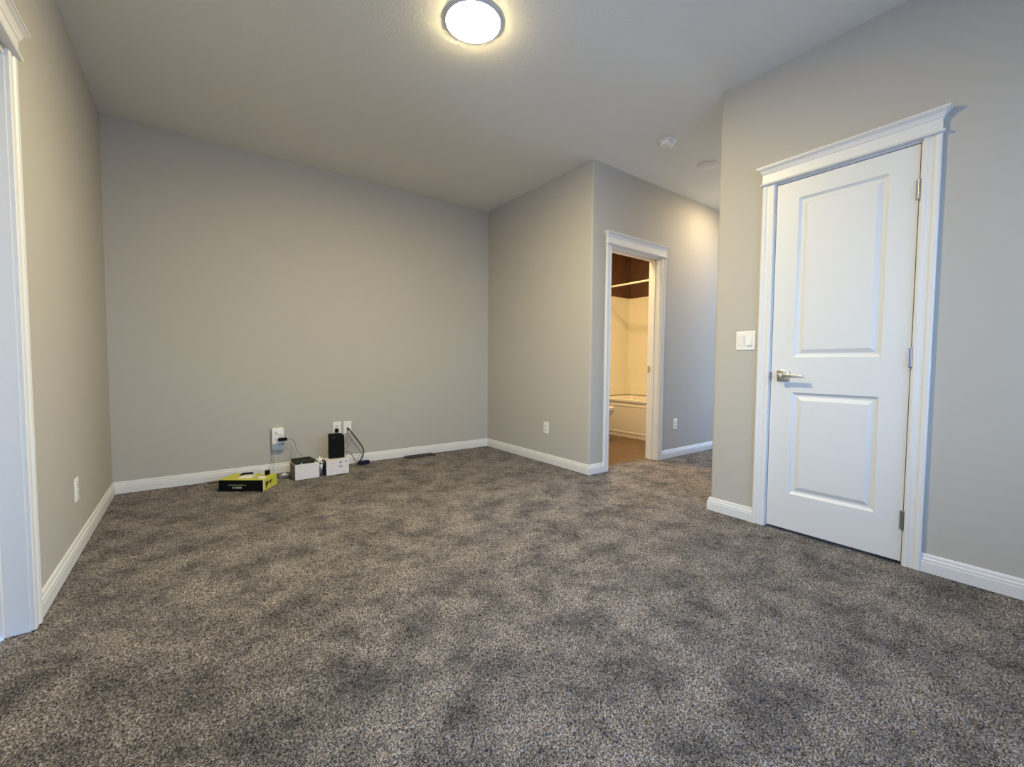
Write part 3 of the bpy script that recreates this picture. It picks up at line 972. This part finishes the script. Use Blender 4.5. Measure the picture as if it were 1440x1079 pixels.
cord('short_cord', 'short black cord from the left of the router to the cartons',
     [(1.455, -0.215, 0.190), (1.440, -0.225, 0.178), (1.424, -0.235, 0.155), (1.412, -0.245, 0.137)], 0.003, CORDGREY)
t = thing('power_brick', 'navy power brick on the carpet right of the cartons', 'power brick', (1.805, -0.092, 0.0), 0.10)
m = MB(); m.box(-0.052, 0.052, -0.024, 0.024, 0, 0.032, bev=0.006); m.build('brick_body', NAVY, t, smooth=True)
m = MB(); m.lathe([(0.006, -0.052), (0.005, -0.075), (0.003, -0.078)], (0, 0, 0.016), axis='X', seg=12); m.build('strain_relief', BLACK, t)

# crumpled clear bags with coiled cable
def coil_bag(name, label, c, rad, seed, mt=FILM):
    random.seed(seed)
    t = thing(name, label, 'cable bundle', c, group='clear bags of cable')
    m = MB()
    pts = []
    for k in range(26):
        a = k*0.85
        rr_ = rad*(0.65+0.35*random.random())
        pts.append((rr_*math.cos(a), rr_*0.75*math.sin(a), 0.008+0.034*random.random()))
    m.tube(pts, 0.0035, seg=6, smooth=6)
    m.build('coiled_cable', CORDGREY, t, smooth=True)
    m = MB()
    b2 = bmesh.new()
    bmesh.ops.create_icosphere(b2, subdivisions=3, radius=1.0)
    for v in b2.verts:
        n = v.co.normalized()
        k = 0.75+0.5*noise.noise(n*2.3+Vector((seed, 0, 0)))+0.18*noise.noise(n*6+Vector((0, seed, 0)))
        v.co = Vector((n.x*rad*0.62*k, n.y*rad*0.45*k, max(0.001, 0.018+n.z*0.022*k)))
    m._merge(b2)
    m.build('bag', mt, t)
    return t
coil_bag('cable_bundle', 'crumpled clear bag of coiled cable on the carpet between lime and white cartons', (1.098, -0.205, 0.0), 0.048, 4)
coil_bag('cable_bundle', 'shiny clear bag of cable stuffed between the two white cartons', (1.372, -0.255, 0.0), 0.028, 9)
# silver ball of film in the gap, propped high on the bag
m = MB(); b2 = bmesh.new(); bmesh.ops.create_icosphere(b2, subdivisions=3, radius=1.0)
for v in b2.verts:
    n = v.co.normalized(); k = 0.8+0.5*noise.noise(n*2.6+Vector((3, 1, 0)))
    v.co = Vector((n.x*0.024*k, n.y*0.055*k, 0.088+n.z*0.068*k))
m._merge(b2)
tag(m.build('plastic_wrap', FILM, loc=(1.372, -0.255, 0)), 'silvery crumpled plastic wrap rising between the white cartons', 'plastic wrap')
cord('power_cable', 'black cord sagging from the modem across to the right carton',
     [(1.318, -0.300, 0.150), (1.335, -0.325, 0.132), (1.352, -0.345, 0.118), (1.372, -0.352, 0.112), (1.392, -0.345, 0.116), (1.402, -0.30, 0.131)], 0.0042, CORDBLACK)

# ------------------------------------------------------------------ bathroom
tile_z = 1.975
m = MB(); m.box(BX0, BX1, -0.012, 0.0, tile_z, H)
struct(m.build('wall_tile_back', BROWNTILE))
m = MB(); m.box(BX1-0.012, BX1, BY+0.02, -0.012, tile_z, H)
struct(m.build('wall_tile_side', BROWNTILE))
# tub surround: moulded white panels with a shelf ledge
m = MB()
AX = 5.13
SP = [(0.014, tile_z), (0.016, tile_z-0.01), (0.012, tile_z-0.03), (0.012, 0.70), (0.015, 0.675), (0.021, 0.66), (0.022, 0.64), (0.022, 0.52)]
xi, yi = BX1, 0.0
rings = []
for d, z in [(0.0, tile_z)] + SP + [(0.0, 0.52)]:
    c = 0.05
    P = [(AX+0.02, yi-d, z), (xi-d-c, yi-d, z)]
    P += [(xi-d-c+c*math.sin(math.radians(a)), yi-d-c+c*math.cos(math.radians(a)), z) for a in (15, 30, 45, 60, 75)]
    P += [(xi-d, yi-d-c, z), (xi-d, BY+0.022, z)]
    P += [(xi, BY+0.022, z), (xi, yi, z), (AX+0.02, yi, z)]
    rings.append([(min(a, xi-0.001), min(b_, yi-0.001), c_) for a, b_, c_ in P])
m.rings(rings[1:-1])
tag(m.build('tub_surround', ACRYL, smooth=True), 'white moulded wall surround above the bathtub, below the brown tile', 'tub surround')
t = thing('bathtub', 'white alcove bathtub seen through the bathroom doorway', 'bathtub', (AX, BY+0.02, 0))
tw, tl, th = BX1-AX-0.001, -BY-0.021, 0.51
m = MB()
def rrect(x0, x1, y0, y1, rad, z, n=5):
    pts = []
    for cx, cy, a0 in ((x1-rad, y1-rad, 0), (x0+rad, y1-rad, 90), (x0+rad, y0+rad, 180), (x1-rad, y0+rad, 270)):
        for k in range(n+1):
            a = math.radians(a0+90*k/n)
            pts.append((cx+rad*math.cos(a), cy+rad*math.sin(a), z))
    return pts
m.rings([rrect(0.012, tw, 0, tl, 0.006, 0.0), rrect(0.012, tw, 0, tl, 0.006, 0.04), rrect(0.012, tw, 0, tl, 0.006, th-0.045), rrect(0.0, tw, 0, tl, 0.006, th-0.03),
         rrect(0.0, tw, 0, tl, 0.006, th-0.006), rrect(0.006, tw-0.004, 0.004, tl-0.004, 0.01, th),
         rrect(0.075, tw-0.05, 0.07, tl-0.07, 0.09, th), rrect(0.088, tw-0.06, 0.085, tl-0.085, 0.09, th-0.02),
         rrect(0.13, tw-0.11, 0.16, tl-0.22, 0.12, 0.13), rrect(0.18, tw-0.16, 0.22, tl-0.28, 0.10, 0.11)])
m.build('tub_shell', ACRYL, t, smooth=True)
m = MB()
m.rings([[(0.0135+d, y0, z0) for y0, z0 in ((0.08+s, 0.05+s), (tl-0.08-s, 0.05+s), (tl-0.08-s, th-0.07-s), (0.08+s, th-0.07-s))] for s, d in ((0, 0), (0.008, -0.006), (0.02, -0.006), (0.03, -0.002))])
m.build('apron', ACRYL, t)
m = MB()
m.tube([(AX, BY+0.02, 2.04), (AX, -0.014, 2.04)], 0.0125, seg=16, smooth=0)
rod = thing('shower_curtain_rod', 'pale shower curtain rod spanning above the bathtub', 'curtain rod', (0, 0, 0))
m.build('rod', RODM, rod, smooth=True)
for y, dy in ((-0.0135, -1), (BY+0.021, 1)):
    m = MB(); m.lathe([(0.028, 0.0), (0.028, 0.006*dy), (0.018, 0.016*dy), (0.0135, 0.02*dy)], (AX, y, 2.04), axis='Y', seg=24)
    m.build('flange', CHROME, rod, smooth=True)

# toilet: tank on the back wall, bowl towards the room
TX = 4.665
t = thing('toilet', 'white toilet left of the bathtub, mostly hidden by the door jamb', 'toilet', (TX, -0.0, 0))
def oval(cx, cy, rx, ryf, ryb, z, n=28):
    return [(cx+rx*math.sin(2*math.pi*k/n), cy-(ryf if math.cos(2*math.pi*k/n) > 0 else ryb)*math.cos(2*math.pi*k/n), z) for k in range(n)]
m = MB()
m.rings([oval(0, -0.36, 0.115, 0.20, 0.24, 0.0), oval(0, -0.36, 0.112, 0.19, 0.23, 0.03), oval(0, -0.35, 0.090, 0.15, 0.21, 0.12), oval(0, -0.35, 0.095, 0.16, 0.21, 0.19),
         oval(0, -0.39, 0.145, 0.24, 0.22, 0.28), oval(0, -0.42, 0.178, 0.28, 0.20, 0.35), oval(0, -0.43, 0.186, 0.285, 0.20, 0.385), oval(0, -0.43, 0.186, 0.285, 0.20, 0.40)])
m.build('bowl', PORC, t, smooth=True)
m = MB()
m.rings([oval(0, -0.43, 0.188, 0.288, 0.19, 0.402), oval(0, -0.43, 0.193, 0.293, 0.19, 0.410), oval(0, -0.43, 0.190, 0.290, 0.19, 0.422)])
m.build('seat', PORC, t, smooth=True)
m = MB()
m.rings([oval(0, -0.43, 0.188, 0.288, 0.19, 0.428), oval(0, -0.43, 0.192, 0.292, 0.19, 0.434), oval(0, -0.43, 0.186, 0.286, 0.19, 0.445), oval(0, -0.43, 0.10, 0.19, 0.12, 0.452)])
m.build('lid', PORC, t, smooth=True)
m = MB()
m.rings([rrect(-0.20, 0.20, -0.21, -0.02, 0.03, 0.38), rrect(-0.225, 0.225, -0.225, -0.015, 0.03, 0.72)])
tk = m.build('tank', PORC, t, smooth=True)
m = MB(); m.rings([rrect(-0.235, 0.235, -0.235, -0.014, 0.03, 0.722), rrect(-0.235, 0.235, -0.235, -0.014, 0.03, 0.745), rrect(-0.225, 0.225, -0.225, -0.018, 0.03, 0.758)])
m.build('tank_lid', PORC, t, smooth=True)
m = MB(); m.lathe([(0.010, 0), (0.010, -0.012)], (-0.16, -0.226, 0.66), axis='Y', seg=14); m.box(-0.165, -0.10, -0.246, -0.238, 0.65, 0.664, bev=0.003)
m.build('flush_lever', CHROME, tk)

dome_light('warm round ceiling light inside the bathroom, out of view', (4.15, -1.10, H), BATHGLASS)
